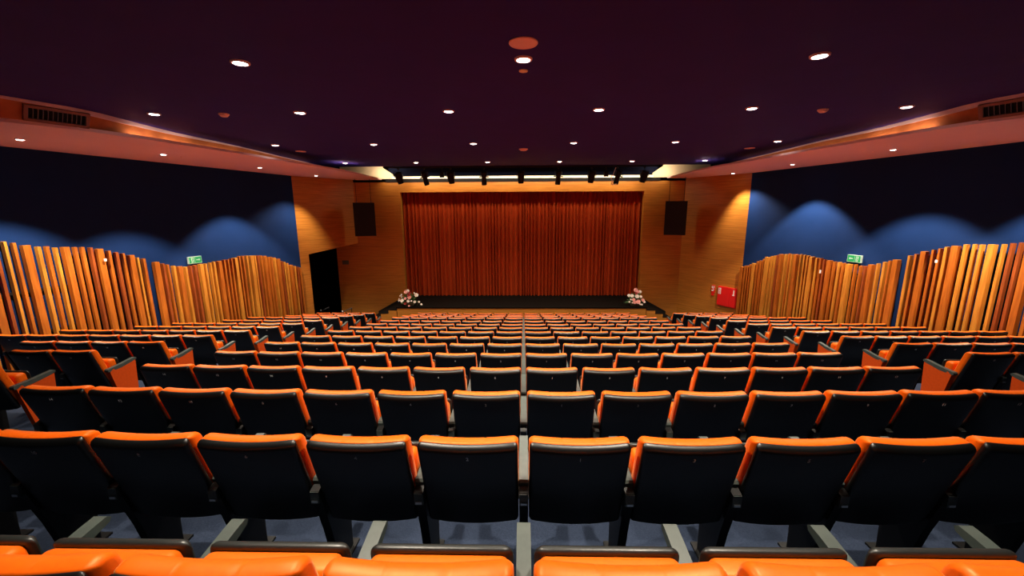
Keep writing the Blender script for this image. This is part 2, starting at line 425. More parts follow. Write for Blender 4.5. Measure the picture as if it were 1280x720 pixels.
for x in (-1.05, 1.05):     # added pair out of view, put in to light the nearest seats
    downlight('downlight', x, 2.0, CZ_, 'added round white ceiling downlight, unseen above the nearest seats, %s of the middle' % ('left' if x < 0 else 'right'), 'recessed downlights in the purple ceiling', ring_me, lens_me, DL)
for side, pts in ((-1, [(8.55, 7.04), (7.82, 9.0), (7.55, 11.85), (7.40, 14.75)]), (1, [(8.60, 6.9), (7.84, 9.11), (7.60, 12.0), (7.40, 14.9)])):
    for i, (x, y) in enumerate(pts):
        nm = 'left' if side < 0 else 'right'
        downlight('soffit_light', side * x, y, SZ, 'small round downlight in the %s pink soffit, %s from the stage' % (nm, ORD[3 - i]), 'downlights in the %s soffit' % nm, sring_me, slens_me, SLE if i == 3 else SL)

def disc(name, x, y, z, r, h, mat, label, cat, group=None, dome=False):
    t = thing(name, label, cat, (x, y, z), 0, group)
    if dome:
        MB().lathe([(0.001, -h), (r * 0.55, -h), (r * 0.75, -h * 0.8), (r * 0.8, -h * 0.45)], 24).build('sensor_dome', mat, t)
        MB().lathe([(r * 0.8, -h * 0.45), (r, -h * 0.4), (r, -0.0005)], 24).build('mounting_base', mat, t)
    else:
        MB().lathe([(0.001, -h * 0.8), (r * 0.86, -h * 0.8), (r * 0.86, -0.0006)], 32).build('grille', mat, t)
        MB().lathe([(r * 0.865, -h * 0.7), (r * 0.9, -h), (r * 0.97, -h), (r, -h * 0.6), (r, -0.0005)], 32, cap=False).build('rim', mat, t)
    return t
M['disc'] = principled('salmon_plastic', (0.95, 0.62, 0.55), 0.6)
disc('ceiling_speaker', 0.0, 4.07, CZ_, 0.135, 0.012, M['disc'], 'large round salmon pink speaker disc above the middle of the hall', 'speaker')
disc('ceiling_lens', 0.0, 4.83, CZ_, 0.05, 0.012, M['pale_lens'], 'tiny round cream lens just in front of the centre downlight', 'sensor')
disc('smoke_detector', 0.0, 10.75, CZ_, 0.115, 0.05, M['disc'], 'pink smoke detector on the ceiling above the middle seats', 'smoke detector', 'pink smoke detectors on the ceiling', True)
disc('smoke_detector', -4.74, 6.70, CZ_, 0.075, 0.05, M['disc'], 'pink smoke detector near the left soffit edge of the ceiling', 'smoke detector', 'pink smoke detectors on the ceiling', True)
disc('smoke_detector', 4.66, 6.78, CZ_, 0.075, 0.05, M['disc'], 'pink smoke detector near the right soffit edge of the ceiling', 'smoke detector', 'pink smoke detectors on the ceiling', True)
disc('ceiling_speaker', -5.80, 10.88, CZ_, 0.125, 0.012, M['disc'], 'flat pink speaker disc by the left soffit', 'speaker')
disc('ceiling_speaker', 5.78, 10.91, CZ_, 0.125, 0.012, M['disc'], 'flat pink speaker disc by the right soffit', 'speaker')
disc('soffit_sensor', -7.80, 9.46, SZ, 0.025, 0.01, M['disc'], 'tiny pale sensor dot on the left pink soffit', 'sensor')
disc('soffit_sensor', 7.71, 9.45, SZ, 0.025, 0.01, M['disc'], 'tiny pale sensor dot on the right pink soffit', 'sensor')

# air vents in the coves
def vent(side, y0, y1):
    xa, xb = interp(BASE, y0) , interp(BASE, y1)
    xt = (interp(EDGE, y0) + interp(EDGE, y1)) / 2; xm = (xa + xb) / 2
    c = Vector((side * ((xm + xt) / 2 - 0.035), (y0 + y1) / 2, 5.845))
    u = Vector((side * (xb - xa), y1 - y0, 0)).normalized()
    v = Vector((side * (xt - xm), 0, 0.25)).normalized(); v = (v - u * v.dot(u)).normalized()
    nn = u.cross(v); nn = nn if nn.x * side < 0 else -nn
    t = thing('air_vent', 'dark louvred air vent in the %s orange cove' % ('left' if side < 0 else 'right'), 'air vent', c)
    hw, hh = (y1 - y0) / 2, 0.095
    fr = MB()
    for (cu, cv, su, sv) in ((0, hh, hw + .02, .02), (0, -hh, hw + .02, .02), (hw, 0, .02, hh + .02), (-hw, 0, .02, hh + .02)):
        fr.obox(u * cu + v * cv, u * su, v * sv, nn * 0.02)
    fr.build('vent_frame', M['vent_frame'], t, 0)
    MB().obox(nn * -0.012, u * hw, v * hh, nn * 0.004).build('backing', M['dark'], t, 0)
    g = MB()
    for i in range(13):
        g.obox(u * (-hw + (i + 0.5) * 2 * hw / 13) + nn * 0.0, u * 0.003, v * hh, nn * 0.010)
    g.build('grille', M['metal_grey'], t, 0)
vent(-1, 5.78, 6.42)
vent(1, 5.70, 6.40)

# ------------------------------------------------------------------ stage lighting bar and spotlights
BY = 14.95
bar = thing('lighting_bar', 'long black lighting bar hung in front of the stage header', 'lighting bar', (0, BY, 5.98))
MB().tube([(-4.9, 0, 0), (4.8, 0, 0)], 0.025, 10).build('pipe', M['steel_black'], bar)
for x in (-4.2, -2.1, 0.6, 2.1, 4.1):
    MB().tube([(x, 0, 0.02), (x, 0, 1.23)], 0.012, 6).build('hanger', M['steel_black'], bar)
def spotlight(kind, px, zb, lean, label):
    t = thing('stage_spotlight', label, 'spotlight', (px, BY, 5.98), 0, 'black stage spotlights on the bar')
    MB().box(-.03, .03, -.03, .03, -.075, -.0255).build('clamp', M['steel_black'], t, 0)
    drop = -0.30
    hw = 0.125 if kind == 'box' else 0.10
    y = MB(); y.box(-hw - .02, hw + .02, -.02, .02, drop + .13, drop + .15).box(-hw - .03, -hw - .015, -.02, .02, drop - .06, drop + .15).box(hw + .015, hw + .03, -.02, .02, drop - .06, drop + .15)
    y.tube([(0, 0, -.07), (0, 0, drop + .14)], .012, 6)
    y.build('yoke', M['steel_black'], t, 0)
    ax = Vector((lean, 0.30, -1)).normalized(); sx = Vector((1, 0, 0)); sx = (sx - ax * sx.dot(ax)).normalized(); sy = ax.cross(sx)
    def loop(s, rx, ry, n): 
        c = Vector((0, 0, drop)) + ax * s
        return [c + sx * rx * math.cos(2 * PI * (i + .5) / n) + sy * ry * math.sin(2 * PI * (i + .5) / n) for i in range(n)]
    if kind == 'box':
        n = 8
        b = MB().loft([loop(-.12, .09, .08, n), loop(-.10, .125, .10, n), loop(.02, .13, .11, n), loop(.10, .125, .11, n), loop(.26, .10, .10, n)])
        b.build('housing', M['speaker'], t, 30)
        MB().loft([loop(.25, .105, .105, n), loop(.275, .105, .105, n)]).build('front_rim', M['steel_black'], t, 30)
    else:
        n = 14
        b = MB().loft([loop(-.14, .06, .06, n), loop(-.12, .09, .09, n), loop(.03, .10, .10, n), loop(.06, .085, .085, n), loop(.20, .085, .085, n), loop(.22, .095, .095, n), loop(.33, .095, .095, n)])
        b.build('housing', M['speaker'], t, 30)
        for s in (-1, 1):
            k = Vector((0, 0, drop)) + ax * .05
            MB().tube([k + sx * s * .09, k + sx * s * .17], .018, 8).build('knob', M['steel_black'], t)
    c = Vector((0, 0, drop)) + ax * (.277 if kind == 'box' else .332)
    r = .085
    MB().add([c + sx * r * math.cos(2 * PI * i / 16) + sy * r * math.sin(2 * PI * i / 16) for i in range(16)], [tuple(range(16))]).build('lens', M['metal_grey'], t, 0)
    return t
SP = [(-4.50, 'box', .22), (-3.57, 'profile', .22), (-2.62, 'box', .12), (-1.42, 'profile', .0), (-0.09, 'box', 0), (1.25, 'profile', -.05), (2.44, 'box', -.12), (3.38, 'profile', -.2), (4.31, 'box', -.2)]
spots_ = []
for i, (x, kind, lean) in enumerate(SP):
    spots_.append(spotlight(kind, x, 5.5, lean, ('boxy black stage spotlight, %s from left on the bar' if kind == 'box' else 'long black profile spotlight, %s from left on the bar') % ORD[i]))
for x, s in ((-2.93, 'left'), (2.95, 'right')):
    t = thing('junction_box', 'small black junction box hanging from the %s half of the lighting bar' % s, 'junction box', (x, BY, 5.98))
    MB().box(-.075, .075, -.05, .05, -.36, -.19).build('box_body', M['speaker'], t, 0)
    MB().box(-.015, .015, -.03, .03, -.19, -.0255).build('bracket', M['steel_black'], t, 0)
cab = MB(); q = [(-.10, -.02, -.05), (-.20, -.05, -.32), (-.28, -.12, -.36), (-.26, -.13, -.48), (-.22, -.13, -.56), (-.26, -.12, -.62), (-.18, -.10, -.65), (-.06, -.02, -.62)]
o = cab.tube(q, .015, 8).build('power_cable', M['white'], spots_[7])
o['label'] = 'white power cable hanging in a loop'

# ------------------------------------------------------------------ hung loudspeakers
def speaker(side, x):
    t = thing('loudspeaker', 'black hanging loudspeaker left of the stage curtain' if side < 0 else 'black hanging loudspeaker right of the stage curtain', 'loudspeaker', (x, 16.30, 3.46), 0, 'hung loudspeakers either side of the stage')
    t.rotation_euler = (0, 0, side * -0.30)
    cab = MB(); cab.prism_z([(-.40, -.20), (.40, -.20), (.33, .28), (-.33, .28)], 0, 1.31)
    cab.build('cabinet', M['speaker'], t, 0)
    g = MB()
    g.box(-.375, .375, -.212, -.201, .03, 1.28); g.build('grille', M['speaker'], t, 0)
    for k in range(1, 3):
        MB().box(-.40, .40, -.216, -.2, .42 * k - .006, .42 * k + .006).build('cabinet_seam', M['steel_black'], t, 0)
    for s in (-1, 1):
        MB().tube([(s * .27, -.02, 1.31), (s * .27, -.02, 2.225)], .009, 6).build('suspension_cable', M['steel_black'], t)
        MB().box(s * .27 - .02, s * .27 + .02, -.04, 0, 1.31, 1.37).build('shackle', M['metal_grey'], t, 0)
speaker(-1, -6.36)
speaker(1, 6.00)

# ------------------------------------------------------------------ batten screens
TOPS = [(6.5, 4.12), (7.44, 3.94), (7.77, 3.835), (8.06, 3.776), (8.35, 3.748), (8.72, 3.714), (8.92, 3.64), (9.28, 3.51), (9.745, 3.30), (10.175, 3.12), (10.55, 3.005), (11.1, 3.018), (11.57, 3.048), (12.365, 3.105), (12.94, 3.057), (13.55, 2.905), (14.2, 2.57), (14.75, 2.37)]
def batten_screen(side, y0, y1, label, seed):
    rg = random.Random(seed)
    t = thing('batten_screen', label, 'wall screen', (side * wall_x(side, (y0 + y1) / 2), (y0 + y1) / 2, floor_z((y0 + y1) / 2, 9)), 0, 'wavy topped timber screens on the side walls')
    org = Vector(t.location)
    u = Vector((side * -0.21, 1, 0)).normalized(); nn = Vector((-side, -0.21, 0)).normalized()
    y = y0; i = 0
    while y < y1 - 0.05:
        if i % 4 == 0: wd = rg.uniform(.09, .115); dp = rg.uniform(.105, .125); mt = rg.choice(['batten_mid', 'batten_mid', 'batten_light'])
        else: wd = rg.uniform(.040, .056); dp = rg.uniform(.08, .105); mt = rg.choice(['batten_light', 'batten_mid', 'batten_dark', 'batten_light'])
        yc = y + wd / 2
        zt = interp(TOPS, yc) + rg.uniform(-.012, .012); z0 = max(floor_z(yc - .1, 9), floor_z(yc + .1, 9)) + .005
        c = Vector((side * wall_x(side, yc), yc, (zt + z0) / 2)) + nn * (.045 + dp / 2) - org
        MB().obox(c, u * wd / 2, nn * dp / 2, Vector((0, 0, (zt - z0) / 2))).build('batten', M[mt], t, 0)
        y += wd + rg.uniform(.062, .088); i += 1
    for f in (0.35, 0.8):     # carrier rails the battens are screwed to
        z = floor_z(y0, 9) * (1 - f) + interp(TOPS, y1) * f
        a = Vector((side * wall_x(side, y0), y0, z)) + nn * .025 - org; b = Vector((side * wall_x(side, y1), y1, z)) + nn * .025 - org
        if z < floor_z(y0, 9) + .05: continue
        MB().obox((a + b) / 2, (b - a) / 2, nn * .0195, Vector((0, 0, .03))).build('carrier_rail', M['dark'], t, 0)
batten_screen(-1, 6.55, 9.70, 'wavy screen of upright timber battens, left wall, section nearer the camera', 21)
batten_screen(-1, 9.86, 14.70, 'wavy screen of upright timber battens, left wall, section nearer the stage', 22)
batten_screen(1, 6.55, 9.62, 'wavy screen of upright timber battens, right wall, section nearer the camera', 23)
batten_screen(1, 9.76, 14.70, 'wavy screen of upright timber battens, right wall, section nearer the stage', 24)

# exit signs above the battens
def exit_sign(side, yc, zc):
    nn = Vector((-side, -0.21, 0)).normalized(); rt_ = Vector((side * 0.21 * -1, 1, 0)).normalized()
    u = rt_ if side < 0 else -rt_          # reading direction, left to right for a viewer in the hall
    c = Vector((side * wall_x(side, yc), yc, zc)) + nn * 0.03
    t = thing('exit_sign', 'green and white exit sign above the battens on the %s wall' % ('left' if side < 0 else 'right'), 'exit sign', c)
    up_ = Vector((0, 0, 1))
    MB().obox((0, 0, 0), u * .18, nn * .028, up_ * .095).build('sign_plate', M['signwhite'], t, 0)
    g = MB()
    f = 1 if side < 0 else -1
    def R(m, cx, cz, hx, hz, dn): m.obox(u * cx + up_ * cz + nn * dn, u * hx, nn * .001, up_ * hz)
    R(g, f * -.095, 0, .074, .083, .030); R(g, f * .080, 0, .091, .083, .030)
    g.build('green_field', M['green'], t, 0)
    wv = MB()
    R(wv, f * -.085, 0, .032, .066, .0325)                      # doorway
    R(wv, f * .07, 0, .045, .010, .0325)                        # arrow shaft
    for k in range(3): R(wv, f * (.115 - .012 * k + .012), 0, .006, .008 + .010 * k, .0325)
    wv.build('doorway_and_arrow', M['signwhite'], t, 0)
    mn = MB()
    R(mn, f * -.083, .045, .010, .011, .035)                    # running figure
    mn.obox(u * f * -.087 + up_ * .012 + nn * .035, (u * f * .35 + up_).normalized() * .026, nn * .001, (u * f - up_ * .35).normalized() * .008)
    mn.obox(u * f * -.078 + up_ * -.028 + nn * .035, (u * f * -.5 + up_).normalized() * .024, nn * .001, (u * f + up_ * .5).normalized() * .006)
    mn.obox(u * f * -.104 + up_ * -.028 + nn * .035, (u * f * .8 + up_ * .7).normalized() * .022, nn * .001, (u * f * .7 - up_ * .8).normalized() * .006)
    mn.obox(u * f * -.070 + up_ * .018 + nn * .035, (u * f + up_ * .2).normalized() * .018, nn * .001, (u * f * -.2 + up_).normalized() * .005)
    mn.build('running_figure', M['green'], t, 0)
exit_sign(-1, 10.94, 3.155)
exit_sign(1, 10.86, 3.16)

# small white tags between battens
for side, y, z, h, lab in ((-1, 8.86, 3.42, .03, 'small white tag between battens high on the left screen'), (1, 9.0, 3.33, .03, 'small white tag between battens high on the right screen'), (1, 11.62, 2.70, .05, 'small white tag low between battens under the right exit sign')):
    nn = Vector((-side, -0.21, 0)).normalized(); u = Vector((side * -0.21, 1, 0)).normalized()
    t = MB().obox((0, 0, 0), u * .022, nn * .008, Vector((0, 0, h))).build('wall_tag', M['white'], None, 0)
    t.location = Vector((side * wall_x(side, y), y, z)) + nn * .20
    tag(t, lab, 'tag')

# ------------------------------------------------------------------ fire cabinet and alarm sign on the right wing wall
o, d, back, L = RW
fn = -back
def on_wing(u_, z): return o + d * u_ + Vector((0, 0, z))
u_of = lambda x, y: (Vector((x, y, 0)) - o).dot(d)
ua, ub = u_of(7.985, 14.86), u_of(7.603, 15.537)
c = on_wing((ua + ub) / 2, 1.165) + fn * .034
t = thing('fire_cabinet', 'red fire hose and extinguisher cabinet on the right wooden wing wall', 'fire cabinet', c)
UPV = Vector((0, 0, 1)); hu = (ub - ua) / 2
MB().obox((0, 0, 0), d * hu, fn * .03, UPV * .37).build('cabinet_body', M['red'], t, 0)
MB().obox(d * (hu * .38) + fn * .034, d * hu * .58, fn * .004, UPV * .345).build('hose_door', M['red'], t, 0)
MB().obox(d * (-hu * .62) + fn * .034, d * hu * .34, fn * .004, UPV * .345).build('extinguisher_door', M['red'], t, 0)
p = MB(); q = MB()
cu = hu * .78
for cz in (.255, .13):
    p.obox(d * cu + UPV * cz + fn * .040, d * .055, fn * .002, UPV * .056)
q.obox(d * cu + UPV * .255 + fn * .0425, d * .028, fn * .001, UPV * .010).obox(d * (cu + .02) + UPV * .262 + fn * .0425, d * .010, fn * .001, UPV * .030)
for a in range(8):
    q.obox(d * (cu + .030 * math.cos(a * PI / 4)) + UPV * (.13 + .030 * math.sin(a * PI / 4)) + fn * .0425, d * .009, fn * .001, UPV * .009)
cu = -hu * .70
p.obox(d * cu + UPV * .20 + fn * .040, d * .020, fn * .002, UPV * .075).obox(d * cu + UPV * .30 + fn * .040, d * .012, fn * .002, UPV * .018).obox(d * (cu + .01) + UPV * .11 + fn * .040, d * .045, fn * .002, UPV * .018)
p.build('white_pictograms', M['white'], t, 0); q.build('red_pictograms', M['red'], t, 0)
c = on_wing(u_of(7.49, 15.74), 1.37) + fn * .012
t = thing('fire_alarm_sign', 'small red and white alarm sign above a call point left of the red cabinet', 'sign', c)
MB().obox((0, 0, 0), d * .075, fn * .012, UPV * .15).build('sign_plate', M['red'], t, 0)
p = MB()
p.obox(d * .035 + UPV * .07 + fn * .014, d * .025, fn * .002, UPV * .05).obox(d * -.035 + UPV * .085 + fn * .014, d * .022, fn * .002, UPV * .03)
p.obox(d * .02 + UPV * -.06 + fn * .014, d * .045, fn * .002, UPV * .022).obox(d * -.02 + UPV * 0 + fn * .014, d * .012, fn * .002, UPV * .05)
p.build('white_pictograms', M['white'], t, 0)
MB().obox(UPV * -.21 + fn * .012, d * .045, fn * .024, UPV * .045).build('call_point', M['red'], t, 0)

# dim plaque on the shaded wall left of the stage
t = MB().box(-.14, .14, -.02, 0, -.09, .09).build('wall_plaque', principled('dim_plaque', (0.10, 0.10, 0.07), 0.6), None, 0)
t.location = (-7.70, FY, 2.26); tag(t, 'small dim plaque on the shaded wall left of the stage', 'plaque')

# ------------------------------------------------------------------ stage steps either side, handrails
def stage_steps(side, x0, widths, label):
    t = thing('stage_steps', label, 'steps', (x0, 15.46, 0))
    x = 0
    for (wd, h) in widths:
        a, b = sorted((side * x, side * (x + wd)))
        MB().box(a, b, 0, 1.68, FZ, h - .02).build('step', M['wood'], t, 0)
        MB().box(a, b, -.005, 1.68, h - .02, h).build('tread', M['stage'], t, 0)
        x += wd
    pts = [(side * .0, 0, .70), (side * .45, 0, .60), (side * 1.35, 0, .10)]
    s = MB(); A = [(px, 1.69, pz) for px, _, pz in pts]; B = [(px, 1.69, pz - .17) for px, _, pz in pts]
    A2 = [(px, 1.73, pz) for px, _, pz in pts]; B2 = [(px, 1.73, pz - .17) for px, _, pz in pts]
    s.loft([[a, b, c_, d_] for a, b, c_, d_ in zip(A, B, B2, A2)])
    s.build('wall_skirting', M['dark'], t, 0)
stage_steps(1, 4.83, [(.34, .58), (.30, .44), (.30, .29)], 'three dark topped wooden steps climbing to the right end of the stage')
stage_steps(-1, -5.05, [(.32, .58), (.32, .44), (.32, .29)], 'three dark topped wooden steps climbing to the left end of the stage')
for (xa, xb, y, za, zb, lab) in ((-8.58, -8.22, 16.4, .29, .46, 'thin metal handrail in the dark opening, nearer the left wall'), (-7.66, -7.24, 16.4, .25, .43, 'thin metal handrail in the dark opening, nearer the stage')):
    t = thing('handrail', lab, 'handrail', (xa, y, 0), 0, 'handrails in the dark side opening')
    MB().tube([(0, 0, za), (xb - xa, 0, zb)], .018, 8).build('rail', M['metal_grey'], t)
    for f in (0.05, 0.95):
        MB().tube([((xb - xa) * f, 0, FZ), ((xb - xa) * f, 0, za + (zb - za) * f)], .014, 8).build('post', M['steel_black'], t)
    MB().lathe([(.001, .035), (.025, .025), (.034, 0), (.025, -.025), (.001, -.035)], 12, (0, 0, za + .03)).build('end_ball', M['white'], t)

# ------------------------------------------------------------------ flower arrangements
def rose(r, rg):
    mb = MB()
    for ring, (n, tilt, rr) in enumerate(((3, 75, .35), (5, 50, .65), (6, 18, .95))):
        for i in range(n):
            a = 2 * PI * (i + .5 * ring) / n + rg.uniform(-.15, .15); tl = math.radians(tilt)
            dv = Vector((math.cos(a) * math.cos(tl), math.sin(a) * math.cos(tl), math.sin(tl)))
            tang = Vector((-math.sin(a), math.cos(a), 0)); nrm = dv.cross(tang)
            base = Vector((0, 0, -.25 * r)); wv = r * rr * .75
            g = []
            for s in (0, .5, 1.0):
                cpt = base + dv * r * (.3 + .8 * s) * (rr + .25)
                wd = wv * (.35, .95, .55)[int(s * 2)]
                cup = r * .18
                g.append([cpt - tang * wd + nrm * cup, cpt, cpt + tang * wd + nrm * cup])
            for p_, q_ in zip(g, g[1:]): mb.strip(p_, q_)
    mb.lathe([(.001, -.35 * r), (.45 * r, -.1 * r), (.5 * r, .2 * r), (.3 * r, .5 * r), (.001, .6 * r)], 10)
    return mb
def flowers(x, seed, label, spots):
    rg = random.Random(seed)
    t = thing('flower_arrangement', label, 'flowers', (x, 15.72, .70), 0, 'flower arrangements at the stage corners')
    MB().lathe([(.001, 0), (.17, 0), (.21, .10), (.20, .12), (.17, .11), (.001, .11)], 20).build('basket', M['basket'], t)
    lv = MB()
    for i in range(170):
        a = rg.uniform(0, 2 * PI); el = rg.uniform(.05, 1.45); ln = rg.uniform(.16, .42) * (1.15 - .25 * el / 1.4)
        dv = Vector((math.cos(a) * math.cos(el), math.sin(a) * math.cos(el) * .7, math.sin(el) * 1.25)); ln *= 1.1
        b0 = Vector((0, 0, .10)) + dv * ln * .25; tip = Vector((0, 0, .10)) + dv * ln + Vector((0, 0, -.03))
        sd = dv.cross(Vector((rg.uniform(-1, 1), rg.uniform(-1, 1), rg.uniform(-1, 1)))).normalized() * rg.uniform(.018, .035)
        md = (b0 + tip) / 2 + Vector((0, 0, .02))
        lv.add([b0, md + sd, tip, md - sd], [(0, 1, 2), (0, 2, 3)])
    f = lv.build('foliage', M['leaf'], t, 0)
    f['kind'] = 'stuff'
    for (sx_, sz_, r, mt) in spots:
        fwd = -math.sqrt(max(0, .30 ** 2 - (sx_ * .75) ** 2 - ((sz_ - .2) * .55) ** 2)) if abs(sx_) < .38 else -.05
        b = rose(r * .88, rg).build('blossom', M[mt], t, 60)
        b.location = (sx_, fwd, sz_)
        b.rotation_euler = (math.radians(60) , 0, sx_ * 1.2)
        MB().tube([(0, 0, -.2 * r), (-sx_ * .2, -.1, -.12)], .006, 5).build('stem', M['leaf'], b)
P, Wt, Rd = 'petal_pink', 'petal_white', 'petal_red'
flowers(-4.60, 3, 'arrangement of white and pink roses on the left corner of the stage',
        [(-.04, .60, .075, P), (.03, .64, .05, Wt), (.10, .56, .05, Rd), (.08, .46, .065, Rd), (.10, .40, .075, P), (.33, .45, .075, Wt), (.26, .54, .03, Wt), (-.20, .26, .07, Wt), (.05, .25, .055, Wt), (-.23, .48, .035, Wt), (-.30, .43, .03, Wt), (-.22, .40, .03, Wt), (-.36, .30, .025, Wt), (-.38, .22, .045, Wt), (.17, .25, .03, Wt), (.28, .20, .05, Wt), (.41, .16, .04, Wt), (.50, .06, .04, Wt), (-.07, .15, .05, Rd), (.07, .05, .035, P), (-.06, .35, .05, P)])
flowers(4.44, 4, 'arrangement of white and pink roses on the right corner of the stage',
        [(-.05, .66, .07, P), (.02, .60, .06, P), (.12, .60, .055, Wt), (-.30, .44, .055, Wt), (-.20, .44, .065, Wt), (-.02, .43, .075, Wt), (.13, .42, .05, Wt), (-.14, .30, .06, P), (-.24, .30, .03, Wt), (-.10, .20, .065, P), (.03, .22, .085, P), (.22, .28, .065, P), (.29, .20, .05, Wt), (.12, .12, .035, Wt), (.19, .10, .035, Wt), (-.28, .20, .035, Wt), (-.18, .18, .03, Wt), (-.04, .55, .05, Rd)])

# ------------------------------------------------------------------ theatre seats
AL = math.radians(16.5)
DY, DZ = math.sin(AL), -math.cos(AL)         # down the reclined back
NY, NZ = math.cos(AL), math.sin(AL)          # towards the sitter
def sec(t0, t1, n0, n1, r0, r1, m=5):
    """rounded rectangle in (down, forward) of the back: r0 rounds the top, r1 the bottom"""
    pts = []
    hn = (n1 - n0) / 2
    for (ct, cn, a0, r) in ((t0, n0, 180, r0), (t0, n1, 270, r0), (t1, n1, 0, r1), (t1, n0, 90, r1)):
        r = min(r, hn * .98)
        cc = (ct + r if ct == t0 else ct - r, cn + r if cn == n0 else cn - r)
        for i in range(m + 1):
            th = math.radians(a0 + 90 * i / m)
            # angle 180 -> -t... axes: cos along t, sin along n
            pts.append((cc[0] + r * math.cos(th), cc[1] + r * math.sin(th)))
    return pts
def sec_ordered(t0, t1, n0, n1, r0, r1, m=5, r0b=None):
    # r0 rounds the rear top edge, r0b the front top edge, r1 the bottom
    hn = (n1 - n0) / 2; out = []
    def arc(c, r, a0, a1):
        for i in range(m + 1):
            th = math.radians(a0 + (a1 - a0) * i / m)
            out.append((c[0] + r * math.cos(th), c[1] + r * math.sin(th)))
    r1 = min(r1, hn * .98); rf = r0 if r0b is None else r0b
    if r0 + rf > 2 * hn * .99: q = 2 * hn * .99 / (r0 + rf); r0 *= q; rf *= q
    arc((t0 + r0, n0 + r0), r0, 270, 180); arc((t0 + rf, n1 - rf), rf, 180, 90)
    arc((t1 - r1, n1 - r1), r1, 90, 0); arc((t1 - r1, n0 + r1), r1, 360, 270)
    return out
def back_part(t0, t1, n0, n1, hw, rx, r0, r1, bulge, drop, taper=0.0, seams=(), r0b=None):
    xs_ = []
    for i in range(5):
        a = i / 4 * PI / 2; xs_.append((-(hw - rx) - rx * math.cos(a), rx * (1 - math.sin(a))))
    mid = [(-(hw - rx) + (2 * (hw - rx)) * i / 10, 0.0) for i in range(1, 10)]
    for s in seams: mid += [(s - .008, 0), (s, .0016), (s + .008, 0)]
    mid.sort()
    xs_ = xs_ + mid + [(-x, e) for x, e in reversed(xs_)]
    loops = []
    for x, e in xs_:
        q = 1 - (x / hw) ** 2
        en = min(e, (n1 - n0) * .42)
        lp = sec_ordered(t0 + e + .010 * q * (1 if bulge else 0), t1 - e + drop * q, n0 + en, n1 - en, r0, r1, 5, r0b)
        L_ = []
        for t_, n_ in lp:
            n2 = n_ - bulge * q + .10 * max(0, t_ - .30) ** 2
            L_.append((x * (1 - taper * max(0, t_)), -.0 + DY * t_ + NY * n2, SEAT_H + DZ * t_ + NZ * n2 - .012))
        loops.append(L_)
    return MB().loft(loops)
SM = {}
SM['back_shell'] = back_part(-.008, .565, -.060, -.019, .247, .020, .032, .012, .012, .020, .0, (), .006).mesh('back_shell', M['shell'], 50)
SM['back_cushion'] = back_part(-.006, .47, -.024, .054, .2485, .026, .010, .02, .010, .0, .0, (-.083, .083), .058).mesh('back_cushion', M['orange'], 50)
# tipped-up seat
def seat_part(y0, y1, z0, z1, hw, r, lean, rx):
    loops = []
    xs_ = [(-(hw - rx) - rx * math.cos(i / 4 * PI / 2), rx * (1 - math.sin(i / 4 * PI / 2))) for i in range(5)]
    xs_ = xs_ + [(x, 0) for x in (-.12, 0, .12)] + [(-x, e) for x, e in reversed(xs_)]
    for x, e in xs_:
        en = min(e, (y1 - y0) * .4)
        lp = sec_ordered(-z1 + e, -z0 - e, y0 + en, y1 - en, r, r)
        loops.append([(x, n_ + lean * (z1 + t_) , -t_) for t_, n_ in lp])
    return MB().loft(loops)
SM['seat_cushion'] = seat_part(.160, .262, .40, .772, .232, .032, .10, .03).mesh('seat_cushion', M['orange'], 50)
SM['seat_pan'] = seat_part(.256, .290, .37, .778, .240, .014, .10, .03).mesh('seat_pan', M['pan'], 50)
def arm_mesh():
    prof = [(.075, .668), (.085, .681), (.25, .690), (.40, .708), (.455, .712), (.470, .700), (.462, .684), (.40, .668), (.25, .645), (.13, .640), (.078, .644)]
    return MB().prism_x(prof, -.0255, .0255).mesh('armrest', M['arm'], 40)
SM['armrest'] = arm_mesh()
SM['arm_block'] = MB().box(-.0235, .0235, .030, .100, .565, .632).mesh('armrest_block', M['arm'], 0)
SM['bolt'] = MB().box(-.016, .016, .025, .0305, .572, .584).mesh('bolt_plate', M['chrome'], 0)
SM['stand'] = MB().prism_x([(.035, .635), (.10, .655), (.40, .66), (.36, .30), (.35, .0), (.19, .0), (.12, .33)], -.0235, .0235).mesh('stand', M['steel_black'], 0)
SM['foot_plate'] = MB().box(-.045, .045, .10, .40, 0.0, .014).mesh('foot_plate', M['steel_black'], 0)
SM['side_panel'] = MB().prism_x([(.095, .635), (.145, .668), (.165, .640), (.25, .640), (.448, .676), (.405, .03), (.215, .03)], -.026, .026).mesh('side_panel', M['orange_panel'], 0)
SM['panel_foot'] = MB().box(-.02, .02, .23, .39, 0.0, .03).mesh('panel_foot', M['steel_black'], 0)
NUM = {}
def num_mesh(n):
    if n in NUM: return NUM[n]
    cu = bpy.data.curves.new('digits', 'FONT'); cu.body = str(n); cu.size = .030; cu.align_x = 'CENTER'; cu.align_y = 'CENTER'; cu.extrude = .0006; cu.resolution_u = 2
    ob = bpy.data.objects.new('digits', cu); COL.objects.link(ob)
    bpy.context.view_layer.update()
    me = bpy.data.meshes.new_from_object(ob.evaluated_get(bpy.context.evaluated_depsgraph_get()))
    bpy.data.objects.remove(ob); bpy.data.curves.remove(cu)
    # stand the digits on the rear face of the shell
    t_ = .062; n_ = -.060 - .0125
    R_ = Matrix.Translation((0, DY * t_ + NY * n_, SEAT_H + DZ * t_ + NZ * n_ - .012)) @ Matrix.Rotation(PI / 2 - AL + 0 * PI, 4, 'X')
    R_ = Matrix.Translation((0, DY * t_ + NY * n_, SEAT_H + DZ * t_ + NZ * n_ - .012)) @ Matrix.Rotation(PI / 2 + AL, 4, 'X')
    me.transform(R_)
    me.name = 'seat_number'; me.materials.clear(); me.materials.append(M['white'])
    NUM[n] = me
    return me

